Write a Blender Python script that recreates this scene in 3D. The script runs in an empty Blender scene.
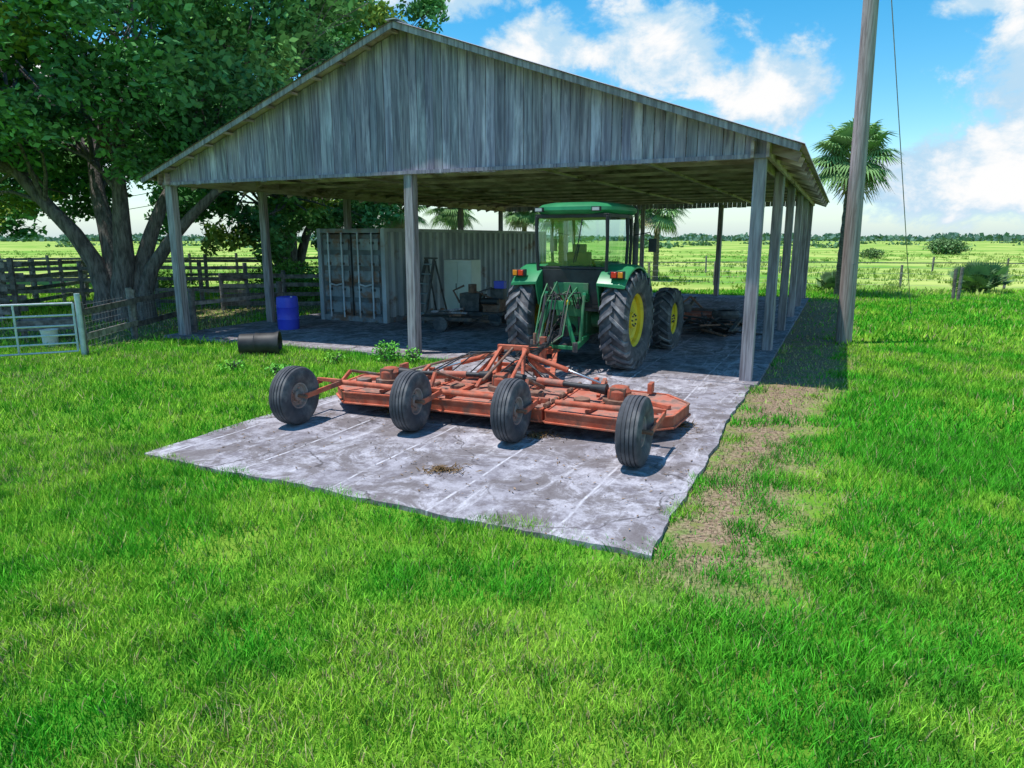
import bpy, math, random
import numpy as np
from mathutils import Vector, Matrix, Euler
random.seed(7); rng=np.random.default_rng(11)
scene=bpy.context.scene
D=bpy.data
# ------------------------------------------------------------ frame constants
ANG=math.atan2(.426,.905)            # barn turned clockwise by this
CX,SX=math.cos(ANG),math.sin(ANG)
O=(4.08,11.86)
def L2W(x,y,z=0): return (O[0]+CX*x+SX*y, O[1]-SX*x+CX*y, z)
def W2L(X,Y):
    dx,dy=X-O[0],Y-O[1]
    return CX*dx-SX*dy, SX*dx+CX*dy
# ------------------------------------------------------------ materials
def newmat(name):
    m=D.materials.new(name); m.use_nodes=True
    nt=m.node_tree; nt.nodes.clear()
    out=nt.nodes.new('ShaderNodeOutputMaterial')
    return m,nt,out
def N(nt,t,**k):
    n=nt.nodes.new(t)
    for a,b in k.items(): setattr(n,a,b)
    return n
def math_(nt,op,a,b=None,c=None,clamp=False):
    n=N(nt,'ShaderNodeMath',operation=op); n.use_clamp=clamp
    for i,v in enumerate((a,b,c)):
        if v is None: continue
        if isinstance(v,(int,float)): n.inputs[i].default_value=v
        else: nt.links.new(v,n.inputs[i])
    return n.outputs[0]
def mixc(nt,f,a,b,mode='MIX'):
    n=N(nt,'ShaderNodeMix',data_type='RGBA',blend_type=mode)
    for s,v in ((n.inputs[0],f),(n.inputs[6],a),(n.inputs[7],b)):
        if isinstance(v,(int,float)): s.default_value=v
        elif isinstance(v,tuple): s.default_value=(v[0],v[1],v[2],1)
        else: nt.links.new(v,s)
    return n.outputs[2]
def noise(nt,vec,scale,detail=3,rough=.55,stretch=None,dist=0):
    if stretch:
        mp=N(nt,'ShaderNodeMapping'); mp.inputs['Scale'].default_value=stretch
        nt.links.new(vec,mp.inputs[0]); vec=mp.outputs[0]
    n=N(nt,'ShaderNodeTexNoise'); n.inputs['Scale'].default_value=scale
    n.inputs['Detail'].default_value=detail; n.inputs['Roughness'].default_value=rough
    n.inputs['Distortion'].default_value=dist
    nt.links.new(vec,n.inputs['Vector']); return n.outputs['Fac']
def sstep(nt,v,lo,hi):
    n=N(nt,'ShaderNodeMapRange',interpolation_type='SMOOTHSTEP')
    n.inputs['From Min'].default_value=lo; n.inputs['From Max'].default_value=hi
    nt.links.new(v,n.inputs['Value']); return n.outputs['Result']
def M(name,c1,c2,scale=4,stretch=None,rough=.8,bump=.3,metal=0,c3=None,c3r=(.55,.68),c3s=1.5,bscale=30,bd=.01,spec=.4):
    m,nt,out=newmat(name)
    tc=N(nt,'ShaderNodeTexCoord').outputs['Object']
    f=sstep(nt,noise(nt,tc,scale,3,.6,stretch),.3,.7)
    col=mixc(nt,f,c1,c2)
    if c3: col=mixc(nt,sstep(nt,noise(nt,tc,c3s,5,.65,stretch and tuple(min(1,s) if s<1 else s*.4 for s in stretch)),*c3r),col,c3)
    at=N(nt,'ShaderNodeAttribute',attribute_name='Col')
    col=mixc(nt,1.0,col,at.outputs['Color'],'MULTIPLY')
    b=N(nt,'ShaderNodeBsdfPrincipled'); nt.links.new(col,b.inputs['Base Color'])
    b.inputs['Roughness'].default_value=rough; b.inputs['Metallic'].default_value=metal
    b.inputs['Specular IOR Level'].default_value=spec
    if bump>=.3:
        bp=N(nt,'ShaderNodeBump'); bp.inputs['Strength'].default_value=bump; bp.inputs['Distance'].default_value=bd
        nt.links.new(noise(nt,tc,bscale,1,.6,stretch),bp.inputs['Height']); nt.links.new(bp.outputs[0],b.inputs['Normal'])
    nt.links.new(b.outputs[0],out.inputs[0]); return m
def leafmat(name,gloss=.05):
    m,nt,out=newmat(name)
    at=N(nt,'ShaderNodeAttribute',attribute_name='Col').outputs['Color']
    b=N(nt,'ShaderNodeBsdfDiffuse'); nt.links.new(at,b.inputs['Color'])
    nt.links.new(b.outputs[0],out.inputs[0])
    return m
m_wood=M('weathered_wood',(.175,.150,.205),(.39,.345,.425),3,(7,7,.35),.9,.6,c3=(.60,.54,.64),c3r=(.48,.74),c3s=2.2,bscale=12)
m_post=M('post_wood',(.19,.16,.175),(.45,.405,.43),3,(6,6,.4),.9,.6,c3=(.20,.12,.08),c3r=(.6,.8),bscale=12)
m_under=M('roof_underside_wood',(.30,.20,.20),(.60,.47,.48),2,(1,.6,4),.9,.1,c3=(.13,.085,.08),bscale=10)
m_tin=M('roof_tin',(.35,.34,.35),(.55,.53,.53),1.5,(.6,3,1),.55,.1,metal=.3,c3=(.28,.14,.08),c3r=(.52,.7))
m_tinu=M('roof_tin_underside',(.34,.25,.26),(.50,.40,.42),2,None,.7,.1,c3=(.24,.13,.11))
m_fence=M('fence_wood',(.11,.095,.09),(.30,.27,.26),3,(2,2,2),.9,.5,c3=(.36,.34,.34),c3r=(.58,.75))
m_pole=M('pole_wood',(.24,.19,.175),(.46,.39,.37),3,(9,9,.4),.9,.6,c3=(.14,.10,.09),c3r=(.55,.75),bscale=10)
m_bark=M('oak_bark',(.075,.065,.062),(.22,.195,.185),3,(4,4,.9),.95,1.,c3=(.28,.27,.26),c3r=(.6,.75),bd=.03,bscale=8)
m_palmbark=M('palm_bark',(.10,.085,.07),(.25,.22,.19),5,(1,1,5),.95,1.,bd=.03)
m_green=M('green_paint',(.02,.20,.08),(.035,.28,.11),2,None,.38,.05,c3=(.09,.20,.10),c3r=(.58,.8),spec=.5)
m_dgreen=M('green_paint_dirty',(.03,.18,.07),(.08,.24,.11),6,None,.6,.2,c3=(.15,.13,.09),c3r=(.48,.68))
m_yel=M('yellow_paint',(.70,.52,.02),(.80,.64,.05),3,None,.5,.05,c3=(.4,.28,.06),c3r=(.56,.75))
m_black=M('black_plastic',(.018,.018,.02),(.04,.04,.043),4,None,.55,.1)
m_blk=M('dark_greasy_metal',(.045,.042,.045),(.12,.11,.11),6,None,.6,.3,c3=(.17,.09,.055))
m_tyre=M('tyre_rubber',(.05,.051,.058),(.095,.095,.106),5,None,.85,.2,c3=(.22,.205,.20),c3r=(.46,.78),c3s=4)
m_red=M('red_orange_paint',(.44,.085,.04),(.60,.17,.095),7,None,.75,.2,c3=(.24,.11,.075),c3r=(.47,.66),c3s=4.5)
m_redtop=M('faded_red_deck',(.46,.13,.08),(.58,.27,.20),4,None,.85,.3,c3=(.23,.14,.11),c3r=(.44,.62),c3s=4)
m_rust=M('rusty_steel',(.15,.08,.055),(.28,.15,.10),7,None,.85,.5,c3=(.28,.25,.23))
m_chrome=M('steel_rod',(.5,.5,.5),(.6,.6,.6),5,None,.3,0,metal=.9)
m_cont=M('container_paint',(.32,.33,.37),(.50,.52,.57),1.3,(1,1,.5),.7,.2,c3=(.26,.15,.10),c3r=(.57,.74),c3s=2.4)
m_contd=M('container_door_paint',(.17,.19,.22),(.33,.355,.39),2.2,(1.4,1.4,.7),.7,.3,c3=(.24,.13,.09),c3r=(.46,.62),c3s=3.2)
m_blue=M('blue_plastic',(.05,.06,.62),(.07,.10,.72),2,None,.4,.05)
m_cream=M('cream_enamel',(.74,.76,.66),(.84,.84,.76),2,None,.5,.1,c3=(.35,.3,.22),c3r=(.62,.8))
m_gate=M('galvanized_gate',(.42,.50,.55),(.60,.67,.72),6,None,.5,.1,metal=.3,c3=(.3,.2,.15),c3r=(.65,.8))
m_wire=M('wire_steel',(.22,.22,.23),(.35,.35,.36),6,None,.6,0,metal=.5)
m_white=M('white_plastic',(.65,.65,.63),(.75,.75,.73),3,None,.5,.1)
m_lred=M('red_lens',(.65,.02,.01),(.75,.05,.01),3,None,.25,0)
m_loran=M('orange_lens',(.8,.22,.01),(.8,.28,.02),3,None,.25,0)
m_lens=M('lamp_glass',(.45,.48,.5),(.5,.5,.5),3,None,.15,0)
m_seat=M('seat_vinyl',(.25,.18,.05),(.3,.22,.07),3,None,.6,.1)
m_leaf=leafmat('oak_leaves'); m_palm=leafmat('palm_leaves'); m_grass=leafmat('grass_blades'); m_far=leafmat('distant_leaves')
def glassmat():
    m,nt,out=newmat('cab_glass')
    t=N(nt,'ShaderNodeBsdfTransparent'); t.inputs[0].default_value=(.82,.94,.96,1)
    g=N(nt,'ShaderNodeBsdfGlossy'); g.inputs['Roughness'].default_value=.03
    mx=N(nt,'ShaderNodeMixShader'); mx.inputs[0].default_value=.16
    nt.links.new(t.outputs[0],mx.inputs[1]); nt.links.new(g.outputs[0],mx.inputs[2]); nt.links.new(mx.outputs[0],out.inputs[0]); return m
m_glass=glassmat()
# ------------------------------------------------------------ mesh builder
class MB:
    def __init__(s): s.V=[];s.F=[];s.I=[];s.C=[];s.mats=[]
    def add(s,vs,fs,mat,col=1.0):
        if mat not in s.mats: s.mats.append(mat)
        k=s.mats.index(mat); o=len(s.V)
        s.V+= [tuple(v) for v in vs]
        if isinstance(col,(int,float)): col=(col,col,col)
        for f in fs: s.F.append(tuple(i+o for i in f)); s.I.append(k)
        s.C+=[col]*len(vs)
    def box(s,c,size,mat,rot=(0,0,0),col=1.0,top=(1,1)):
        R=Euler(rot).to_matrix(); hx,hy,hz=[v/2 for v in size]; vs=[]
        for z in (-1,1):
            k=top if z>0 else (1,1)
            for x,y in ((-1,-1),(1,-1),(1,1),(-1,1)):
                vs.append(R@Vector((x*hx*k[0],y*hy*k[1],z*hz))+Vector(c))
        s.add(vs,[(3,2,1,0),(4,5,6,7),(0,1,5,4),(1,2,6,5),(2,3,7,6),(3,0,4,7)],mat,col)
    def beam(s,p,q,w,h,mat,col=1.0,up=(0,0,1)):
        p,q=Vector(p),Vector(q); d=(q-p).normalized(); u=Vector(up)
        if abs(d.dot(u))>.98: u=Vector((0,1,0))
        r=d.cross(u).normalized(); u=r.cross(d)
        vs=[]
        for e in (p,q):
            for a,b in ((-1,-1),(1,-1),(1,1),(-1,1)): vs.append(e+r*(a*w/2)+u*(b*h/2))
        s.add(vs,[(3,2,1,0),(4,5,6,7),(0,1,5,4),(1,2,6,5),(2,3,7,6),(3,0,4,7)],mat,col)
    def tube(s,path,rad,mat,seg=10,col=1.0,caps=True):
        P=[Vector(p) for p in path]; n=len(P)
        if isinstance(rad,(int,float)): rad=[rad]*n
        vs=[];fs=[]; prev=None
        for i in range(n):
            d=(P[min(i+1,n-1)]-P[max(i-1,0)]).normalized()
            if prev is None:
                u=Vector((0,0,1)) if abs(d.z)<.9 else Vector((0,1,0))
                r=d.cross(u).normalized()
            else: r=(prev-d*prev.dot(d)).normalized()
            prev=r; u=d.cross(r)
            for k in range(seg):
                a=2*math.pi*k/seg; vs.append(P[i]+(r*math.cos(a)+u*math.sin(a))*rad[i])
        for i in range(n-1):
            for k in range(seg):
                k2=(k+1)%seg; fs.append((i*seg+k,i*seg+k2,(i+1)*seg+k2,(i+1)*seg+k))
        if caps: fs.append(tuple(range(seg-1,-1,-1))); fs.append(tuple((n-1)*seg+k for k in range(seg)))
        s.add(vs,fs,mat,col)
    def cyl(s,p,q,r,mat,r2=None,seg=16,col=1.0): s.tube([p,q],[r,r if r2 is None else r2],mat,seg,col)
    def lathe(s,prof,c,mat,axis='x',seg=40,col=1.0):
        vs=[];fs=[];n=len(prof)
        for k in range(seg):
            a=2*math.pi*k/seg
            for r,x in prof:
                p={'x':(x,r*math.cos(a),r*math.sin(a)),'y':(r*math.cos(a),x,r*math.sin(a)),'z':(r*math.cos(a),r*math.sin(a),x)}[axis]
                vs.append((p[0]+c[0],p[1]+c[1],p[2]+c[2]))
        for k in range(seg):
            k2=(k+1)%seg
            for i in range(n-1): fs.append((k*n+i,k2*n+i,k2*n+i+1,k*n+i+1))
        s.add(vs,fs,mat,col)
    def prism(s,poly,z0,z1,mat,col=1.0,f=None):
        n=len(poly); vs=[(x,y,z0) for x,y in poly]+[(x,y,z1) for x,y in poly]
        if f: vs=[f(*v) for v in vs]
        fs=[tuple(range(n-1,-1,-1)),tuple(range(n,2*n))]+[(i,(i+1)%n,n+(i+1)%n,n+i) for i in range(n)]
        s.add(vs,fs,mat,col)
    def obj(s,name,parent=None,bevel=0,smooth=True,segs=2):
        me=D.meshes.new(name); me.from_pydata(s.V,[],s.F); me.update()
        for m in s.mats: me.materials.append(m)
        me.polygons.foreach_set('material_index',s.I)
        ca=me.color_attributes.new('Col','FLOAT_COLOR','POINT')
        ca.data.foreach_set('color',np.array([(c[0],c[1],c[2],1) for c in s.C],dtype=np.float32).ravel())
        if smooth:
            me.shade_smooth(); me.set_sharp_from_angle(angle=math.radians(35))
        ob=D.objects.new(name,me); scene.collection.objects.link(ob)
        if parent: ob.parent=parent
        if bevel:
            b=ob.modifiers.new('b','BEVEL'); b.width=bevel; b.segments=segs; b.limit_method='ANGLE'; b.harden_normals=False
        return ob
def empty(name,loc=(0,0,0),rz=0.):
    e=D.objects.new(name,None); e.location=loc; e.rotation_euler=(0,0,rz); e.empty_display_size=.3
    scene.collection.objects.link(e); return e
def bigmesh(name,V,C,mat,parent=None,smooth=False):
    V=np.asarray(V,dtype=np.float32).reshape(-1,3); nv=len(V); nf=nv//4
    me=D.meshes.new(name); me.vertices.add(nv); me.vertices.foreach_set('co',V.ravel())
    me.loops.add(nv); me.loops.foreach_set('vertex_index',np.arange(nv,dtype=np.int32))
    me.polygons.add(nf); me.polygons.foreach_set('loop_start',np.arange(0,nv,4,dtype=np.int32))
    me.update(calc_edges=True); me.validate()
    me.materials.append(mat)
    ca=me.color_attributes.new('Col','FLOAT_COLOR','POINT')
    c=np.ones((nv,4),dtype=np.float32); c[:,:3]=C; ca.data.foreach_set('color',c.ravel())
    ob=D.objects.new(name,me); scene.collection.objects.link(ob)
    if parent: ob.parent=parent
    return ob
def vnoise(x,y,s,seed=0):
    r=np.random.default_rng(seed).random((256,256)); x=x*s+1000; y=y*s+1000
    xi=np.floor(x).astype(int); yi=np.floor(y).astype(int); fx=x-xi; fy=y-yi
    fx=fx*fx*(3-2*fx); fy=fy*fy*(3-2*fy)
    g=lambda a,b:r[a%256,b%256]
    return (g(xi,yi)*(1-fx)+g(xi+1,yi)*fx)*(1-fy)+(g(xi,yi+1)*(1-fx)+g(xi+1,yi+1)*fx)*fy
def sm(v,a,b):
    t=np.clip((v-a)/(b-a),0,1); return t*t*(3-2*t)
# ------------------------------------------------------------ ground
def ground_material():
    m,nt,out=newmat('ground_grass')
    geo=N(nt,'ShaderNodeNewGeometry').outputs['Position']
    def dot(v):
        n=N(nt,'ShaderNodeVectorMath',operation='DOT_PRODUCT'); nt.links.new(geo,n.inputs[0]); n.inputs[1].default_value=v; return n.outputs['Value']
    lx=math_(nt,'SUBTRACT',dot((CX,-SX,0)),CX*O[0]-SX*O[1]); ly=math_(nt,'SUBTRACT',dot((SX,CX,0)),SX*O[0]+CX*O[1])
    Y=dot((0,1,0))
    n1=noise(nt,geo,.45,3,.6); n2=noise(nt,geo,3.5,4,.65); n3=noise(nt,geo,25,2,.7); n4=noise(nt,geo,.05,6,.68,(1,1.6,1))
    lawn=mixc(nt,sstep(nt,n1,.35,.65),(.075,.26,.02),(.21,.37,.04))
    lawn=mixc(nt,sstep(nt,n2,.45,.75),lawn,(.17,.25,.035))
    lawn=mixc(nt,sstep(nt,n3,.25,.7),mixc(nt,.4,lawn,(.04,.09,.015)),lawn)
    field=mixc(nt,sstep(nt,n4,.40,.60),(.15,.33,.05),(.46,.52,.15))
    farf=math_(nt,'ADD',Y,math_(nt,'MULTIPLY',n1,8.0)); f=sstep(nt,farf,31,38)
    col=mixc(nt,f,lawn,field)
    dd=math_(nt,'ABSOLUTE',math_(nt,'SUBTRACT',lx,.60)); a=math_(nt,'SUBTRACT',math_(nt,'ADD',.85,math_(nt,'MULTIPLY',sstep(nt,ly,-3,2),.45)),dd)
    a=math_(nt,'ADD',a,math_(nt,'MULTIPLY',math_(nt,'SUBTRACT',n2,.5),2.0))
    msk=math_(nt,'MULTIPLY',sstep(nt,a,.0,.7),math_(nt,'MULTIPLY',sstep(nt,ly,-8.4,-7.0),math_(nt,'SUBTRACT',1.0,sstep(nt,ly,17,21))))
    dirt=mixc(nt,sstep(nt,n3,.35,.65),(.15,.10,.07),(.37,.27,.18)); dirt=mixc(nt,sstep(nt,n2,.50,.64),dirt,(.20,.22,.07))
    col=mixc(nt,msk,col,dirt)
    q=math_(nt,'ADD',math_(nt,'MULTIPLY',n2,2.2),math_(nt,'MULTIPLY',math_(nt,'ABSOLUTE',math_(nt,'ADD',lx,17.3)),-.45))
    m2=math_(nt,'MULTIPLY',sstep(nt,q,-.6,.2),sstep(nt,ly,-3.5,-1.0)); m2=math_(nt,'MULTIPLY',m2,math_(nt,'SUBTRACT',1.0,sstep(nt,ly,14,20)))
    col=mixc(nt,math_(nt,'MULTIPLY',m2,.75),col,dirt)
    b=N(nt,'ShaderNodeBsdfDiffuse'); nt.links.new(col,b.inputs['Color'])
    nt.links.new(b.outputs[0],out.inputs[0]); return m
me=D.meshes.new('ground'); me.from_pydata([(-3000,-300,0),(3000,-300,0),(3000,4000,0),(-3000,4000,0)],[],[(0,1,2,3)])
me.materials.append(ground_material()); g=D.objects.new('ground',me); scene.collection.objects.link(g)
# ------------------------------------------------------------ slab
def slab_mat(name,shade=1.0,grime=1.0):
    m,nt,out=newmat(name)
    tc=N(nt,'ShaderNodeTexCoord').outputs['Object']
    n1=noise(nt,tc,.9,4,.65); n2=noise(nt,tc,5,6,.75); n3=noise(nt,tc,45,2,.7); st=noise(nt,tc,1.6,5,.72,(2.8,.35,1),.8); ng=noise(nt,tc,1.3,7,.80,None,.6)
    c=mixc(nt,sstep(nt,n1,.3,.68),(.33,.31,.345),(.50,.475,.515))
    c=mixc(nt,sstep(nt,n2,.40,.62),c,(.20,.18,.20))
    c=mixc(nt,math_(nt,'MULTIPLY',sstep(nt,st,.53,.66),.7),c,(.61,.59,.63))
    c=mixc(nt,math_(nt,'MULTIPLY',sstep(nt,ng,.46,.58),.8*grime),c,(.135,.113,.11))
    c=mixc(nt,math_(nt,'MULTIPLY',sstep(nt,n3,.35,.7),.4),c,(.22,.20,.205))
    v=N(nt,'ShaderNodeTexVoronoi',feature='DISTANCE_TO_EDGE'); v.inputs['Scale'].default_value=.38
    wv=N(nt,'ShaderNodeVectorMath',operation='ADD'); nt.links.new(tc,wv.inputs[0])
    sc=N(nt,'ShaderNodeVectorMath',operation='SCALE'); nn=N(nt,'ShaderNodeTexNoise'); nn.inputs['Scale'].default_value=2.2; nn.inputs['Detail'].default_value=4; nt.links.new(tc,nn.inputs['Vector'])
    nt.links.new(nn.outputs['Color'],sc.inputs[0]); sc.inputs['Scale'].default_value=.6; nt.links.new(sc.outputs[0],wv.inputs[1]); nt.links.new(wv.outputs[0],v.inputs['Vector'])
    cr=math_(nt,'MULTIPLY',math_(nt,'SUBTRACT',1.0,sstep(nt,v.outputs['Distance'],.0015,.009)),sstep(nt,n1,.40,.52))
    c=mixc(nt,math_(nt,'MULTIPLY',cr,.75),c,(.08,.07,.07))
    sp=N(nt,'ShaderNodeSeparateXYZ'); nt.links.new(tc,sp.inputs[0])
    for ax,per in ((0,1.22),(1,3.1)):
        fr=math_(nt,'FRACT',math_(nt,'DIVIDE',math_(nt,'ADD',sp.outputs[ax],math_(nt,'MULTIPLY',n1,.12)),per)); e=math_(nt,'SUBTRACT',1.0,sstep(nt,math_(nt,'ABSOLUTE',math_(nt,'SUBTRACT',fr,.5)),.002,.018 if ax==0 else .006))
        c=mixc(nt,math_(nt,'MULTIPLY',e,math_(nt,'MULTIPLY',sstep(nt,n2,.40,.62),.8)),c,(.68,.66,.70) if ax==0 else (.1,.09,.09))
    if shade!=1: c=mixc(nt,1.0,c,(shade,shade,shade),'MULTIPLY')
    b=N(nt,'ShaderNodeBsdfDiffuse'); nt.links.new(c,b.inputs['Color'])
    nt.links.new(b.outputs[0],out.inputs[0]); return m
def jag(p,q,n,amp):
    r=[];w=0
    for i in range(n):
        t=i/n; w=w*.7+random.uniform(-amp,amp); r.append((p[0]+(q[0]-p[0])*t+(w if p[0]==q[0] or abs(q[0]-p[0])<1 else 0),p[1]+(q[1]-p[1])*t+(w if abs(q[0]-p[0])>=1 else 0)))
    return r
ap=jag((-5.8,-7.3),(.18,-7.42),50,.025)+jag((.18,-7.42),(.12,-.36),50,.02)+[(.12,-.3),(-5.8,-.3)]+jag((-5.8,-.35),(-5.8,-7.3),40,.02)
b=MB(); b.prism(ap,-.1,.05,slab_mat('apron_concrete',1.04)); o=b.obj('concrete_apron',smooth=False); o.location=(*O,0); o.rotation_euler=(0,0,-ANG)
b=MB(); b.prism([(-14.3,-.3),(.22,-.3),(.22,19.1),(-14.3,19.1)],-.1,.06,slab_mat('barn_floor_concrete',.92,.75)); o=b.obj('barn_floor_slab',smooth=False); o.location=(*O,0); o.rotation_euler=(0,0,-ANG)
# ------------------------------------------------------------ grass blades
def blades(n,xr,y0,y1,hmin,hmax,wd):
    Y=rng.uniform(y0,y1,n*2); X=rng.uniform(-1,1,n*2)*(xr*Y+2.5)
    keep=rng.random(n*2)<(xr*Y+2.5)/(xr*y1+2.5); X,Y=X[keep],Y[keep]
    lx,ly=W2L(X,Y)
    e=(vnoise(X,Y,1.2,5)-.5)*.5+(vnoise(X,Y,4.5,6)-.5)*.25
    inap=(lx>-5.72+e*.5)&(lx<.14+e*.6)&(ly>-7.30+e*.7)&(ly<.2)
    inb=(lx>-14.3)&(lx<.25)&(ly>-.25)&(ly<19.1)
    dirt=sm(.85+.45*sm(ly,-3,2)-np.abs(lx-.60)+(vnoise(X,Y,2.5,9)-.5)*1.5,.0,.8)*sm(ly,-8.4,-7.0)*(1-sm(ly,17,21))
    dirt=np.maximum(dirt,.8*sm(-.45*np.abs(lx+17.3)+2.2*vnoise(X,Y,1.8,4),-.6,.2)*sm(ly,-3.5,-1))
    dp=np.exp(-((X-2.6)**2+(Y-4.0)**2)/.05)
    thin=vnoise(X,Y,.9,21)*.4+vnoise(X,Y,5,22)*.6
    k=(~inap)&(~inb)&(rng.random(len(X))>dirt*.84)&(rng.random(len(X))>dp*.8)&(rng.random(len(X))<.15+1.45*thin)
    X,Y,dirt=X[k],Y[k],dirt[k]; m=len(X)
    tall=vnoise(X,Y,.7,31)*.4+vnoise(X,Y,5.1,32)*.6
    h=rng.uniform(hmin,hmax,m)*(.35+1.25*tall)*(1-.45*dirt)
    a=rng.uniform(0,2*np.pi,m); la=rng.uniform(0,2*np.pi,m); ln=rng.uniform(.15,.9,m)*h
    w=wd*rng.uniform(.6,1.3,m); wx,wy=np.cos(a)*w/2,np.sin(a)*w/2; tx,ty=np.cos(la)*ln,np.sin(la)*ln
    z=np.zeros(m)
    P=lambda x,y,zz:np.stack([x,y,zz],1)
    b0=P(X-wx,Y-wy,z);b1=P(X+wx,Y+wy,z)
    t0=P(X-wx*.12+tx,Y-wy*.12+ty,h);t1=P(X+wx*.12+tx,Y+wy*.12+ty,h)
    if y1<6:
        m0=P(X-wx*.8+tx*.35,Y-wy*.8+ty*.35,h*.6);m1=P(X+wx*.8+tx*.35,Y+wy*.8+ty*.35,h*.6)
        V=np.stack([b0,b1,m1,m0,m0,m1,t1,t0],1); rp=8
    else: V=np.stack([b0,b1,t1,t0],1); rp=4
    c1=vnoise(X,Y,.35,41)*.45+vnoise(X,Y,1.3,42)*.55; c2=vnoise(X,Y,5,43)*.6+vnoise(X,Y,12,44)*.4
    g1=np.array([.10,.47,.03]);g2=np.array([.36,.64,.06]);g3=np.array([.05,.28,.022]);br=np.array([.46,.40,.20])
    left=sm(-X,1.5,5)*sm(Y,3,7)*.4
    t=np.clip(sm(c1,.38,.66)+left,0,1)[:,None]; C=g1*(1-t)+g2*t
    t=(sm(c2,.48,.75)*.8)[:,None]; C=C*(1-t)+g3*t
    C=C*rng.uniform(.55,1.3,m)[:,None]
    dead=(rng.random(m)<.05+.18*sm(c1,.5,.8)+.6*dirt)[:,None]; C=np.where(dead,br*rng.uniform(.6,1.2,m)[:,None],C)
    return V,np.repeat(C,rp,0)
Vs=[];Cs=[]
for args in ((130000,.82,2.0,5,.04,.095,.0065),(110000,.82,5,8.5,.05,.10,.010),(140000,.82,8.5,16,.05,.12,.017),(95000,.82,16,34,.07,.15,.036)):
    v,c=blades(*args); Vs.append(v.reshape(-1,3)); Cs.append(c)
bigmesh('grass',np.concatenate(Vs),np.concatenate(Cs),m_grass)
def tufts(name,n,y0,y1,xr,h,w,cols,nb=6):
    Y=y0*(y1/y0)**rng.random(n); X=rng.uniform(-1,1,n)*xr*Y
    lx,ly=W2L(X,Y); k=~((lx>-14.6)&(lx<.4)&(ly<19.4)); X,Y=X[k],Y[k]
    k=vnoise(X,Y,.12,61)*.6+vnoise(X,Y,.5,62)*.4>.5; X,Y=X[k],Y[k]; n=len(X)
    X=np.repeat(X,nb)+rng.normal(0,.16,n*nb); Y=np.repeat(Y,nb)+rng.normal(0,.16,n*nb); m=len(X)
    hh=h*rng.uniform(.4,1.2,m); a=rng.uniform(0,6.28,m); ww=w*rng.uniform(.5,1.3,m)*(Y/y0)**.35; la=rng.uniform(0,6.28,m)
    z=np.zeros(m); P=lambda x,y,zz:np.stack([x,y,zz],1)
    wx,wy=np.cos(a)*ww/2,np.sin(a)*ww/2; tx,ty=np.cos(la)*hh*.5,np.sin(la)*hh*.5
    V=np.stack([P(X-wx,Y-wy,z),P(X+wx,Y+wy,z),P(X+wx*.3+tx,Y+wy*.3+ty,hh),P(X-wx*.3+tx,Y-wy*.3+ty,hh)],1)
    ca,cb=[np.array(c) for c in cols]; t=vnoise(X,Y,.15,63)[:,None]; C=(ca*(1-t)+cb*t)*rng.uniform(.8,1.15,m)[:,None]
    bigmesh(name,V,np.repeat(C,4,0),m_grass)
tufts('pasture_grass',9000,30,140,.95,.22,.09,((.18,.36,.05),(.46,.52,.15)))
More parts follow.
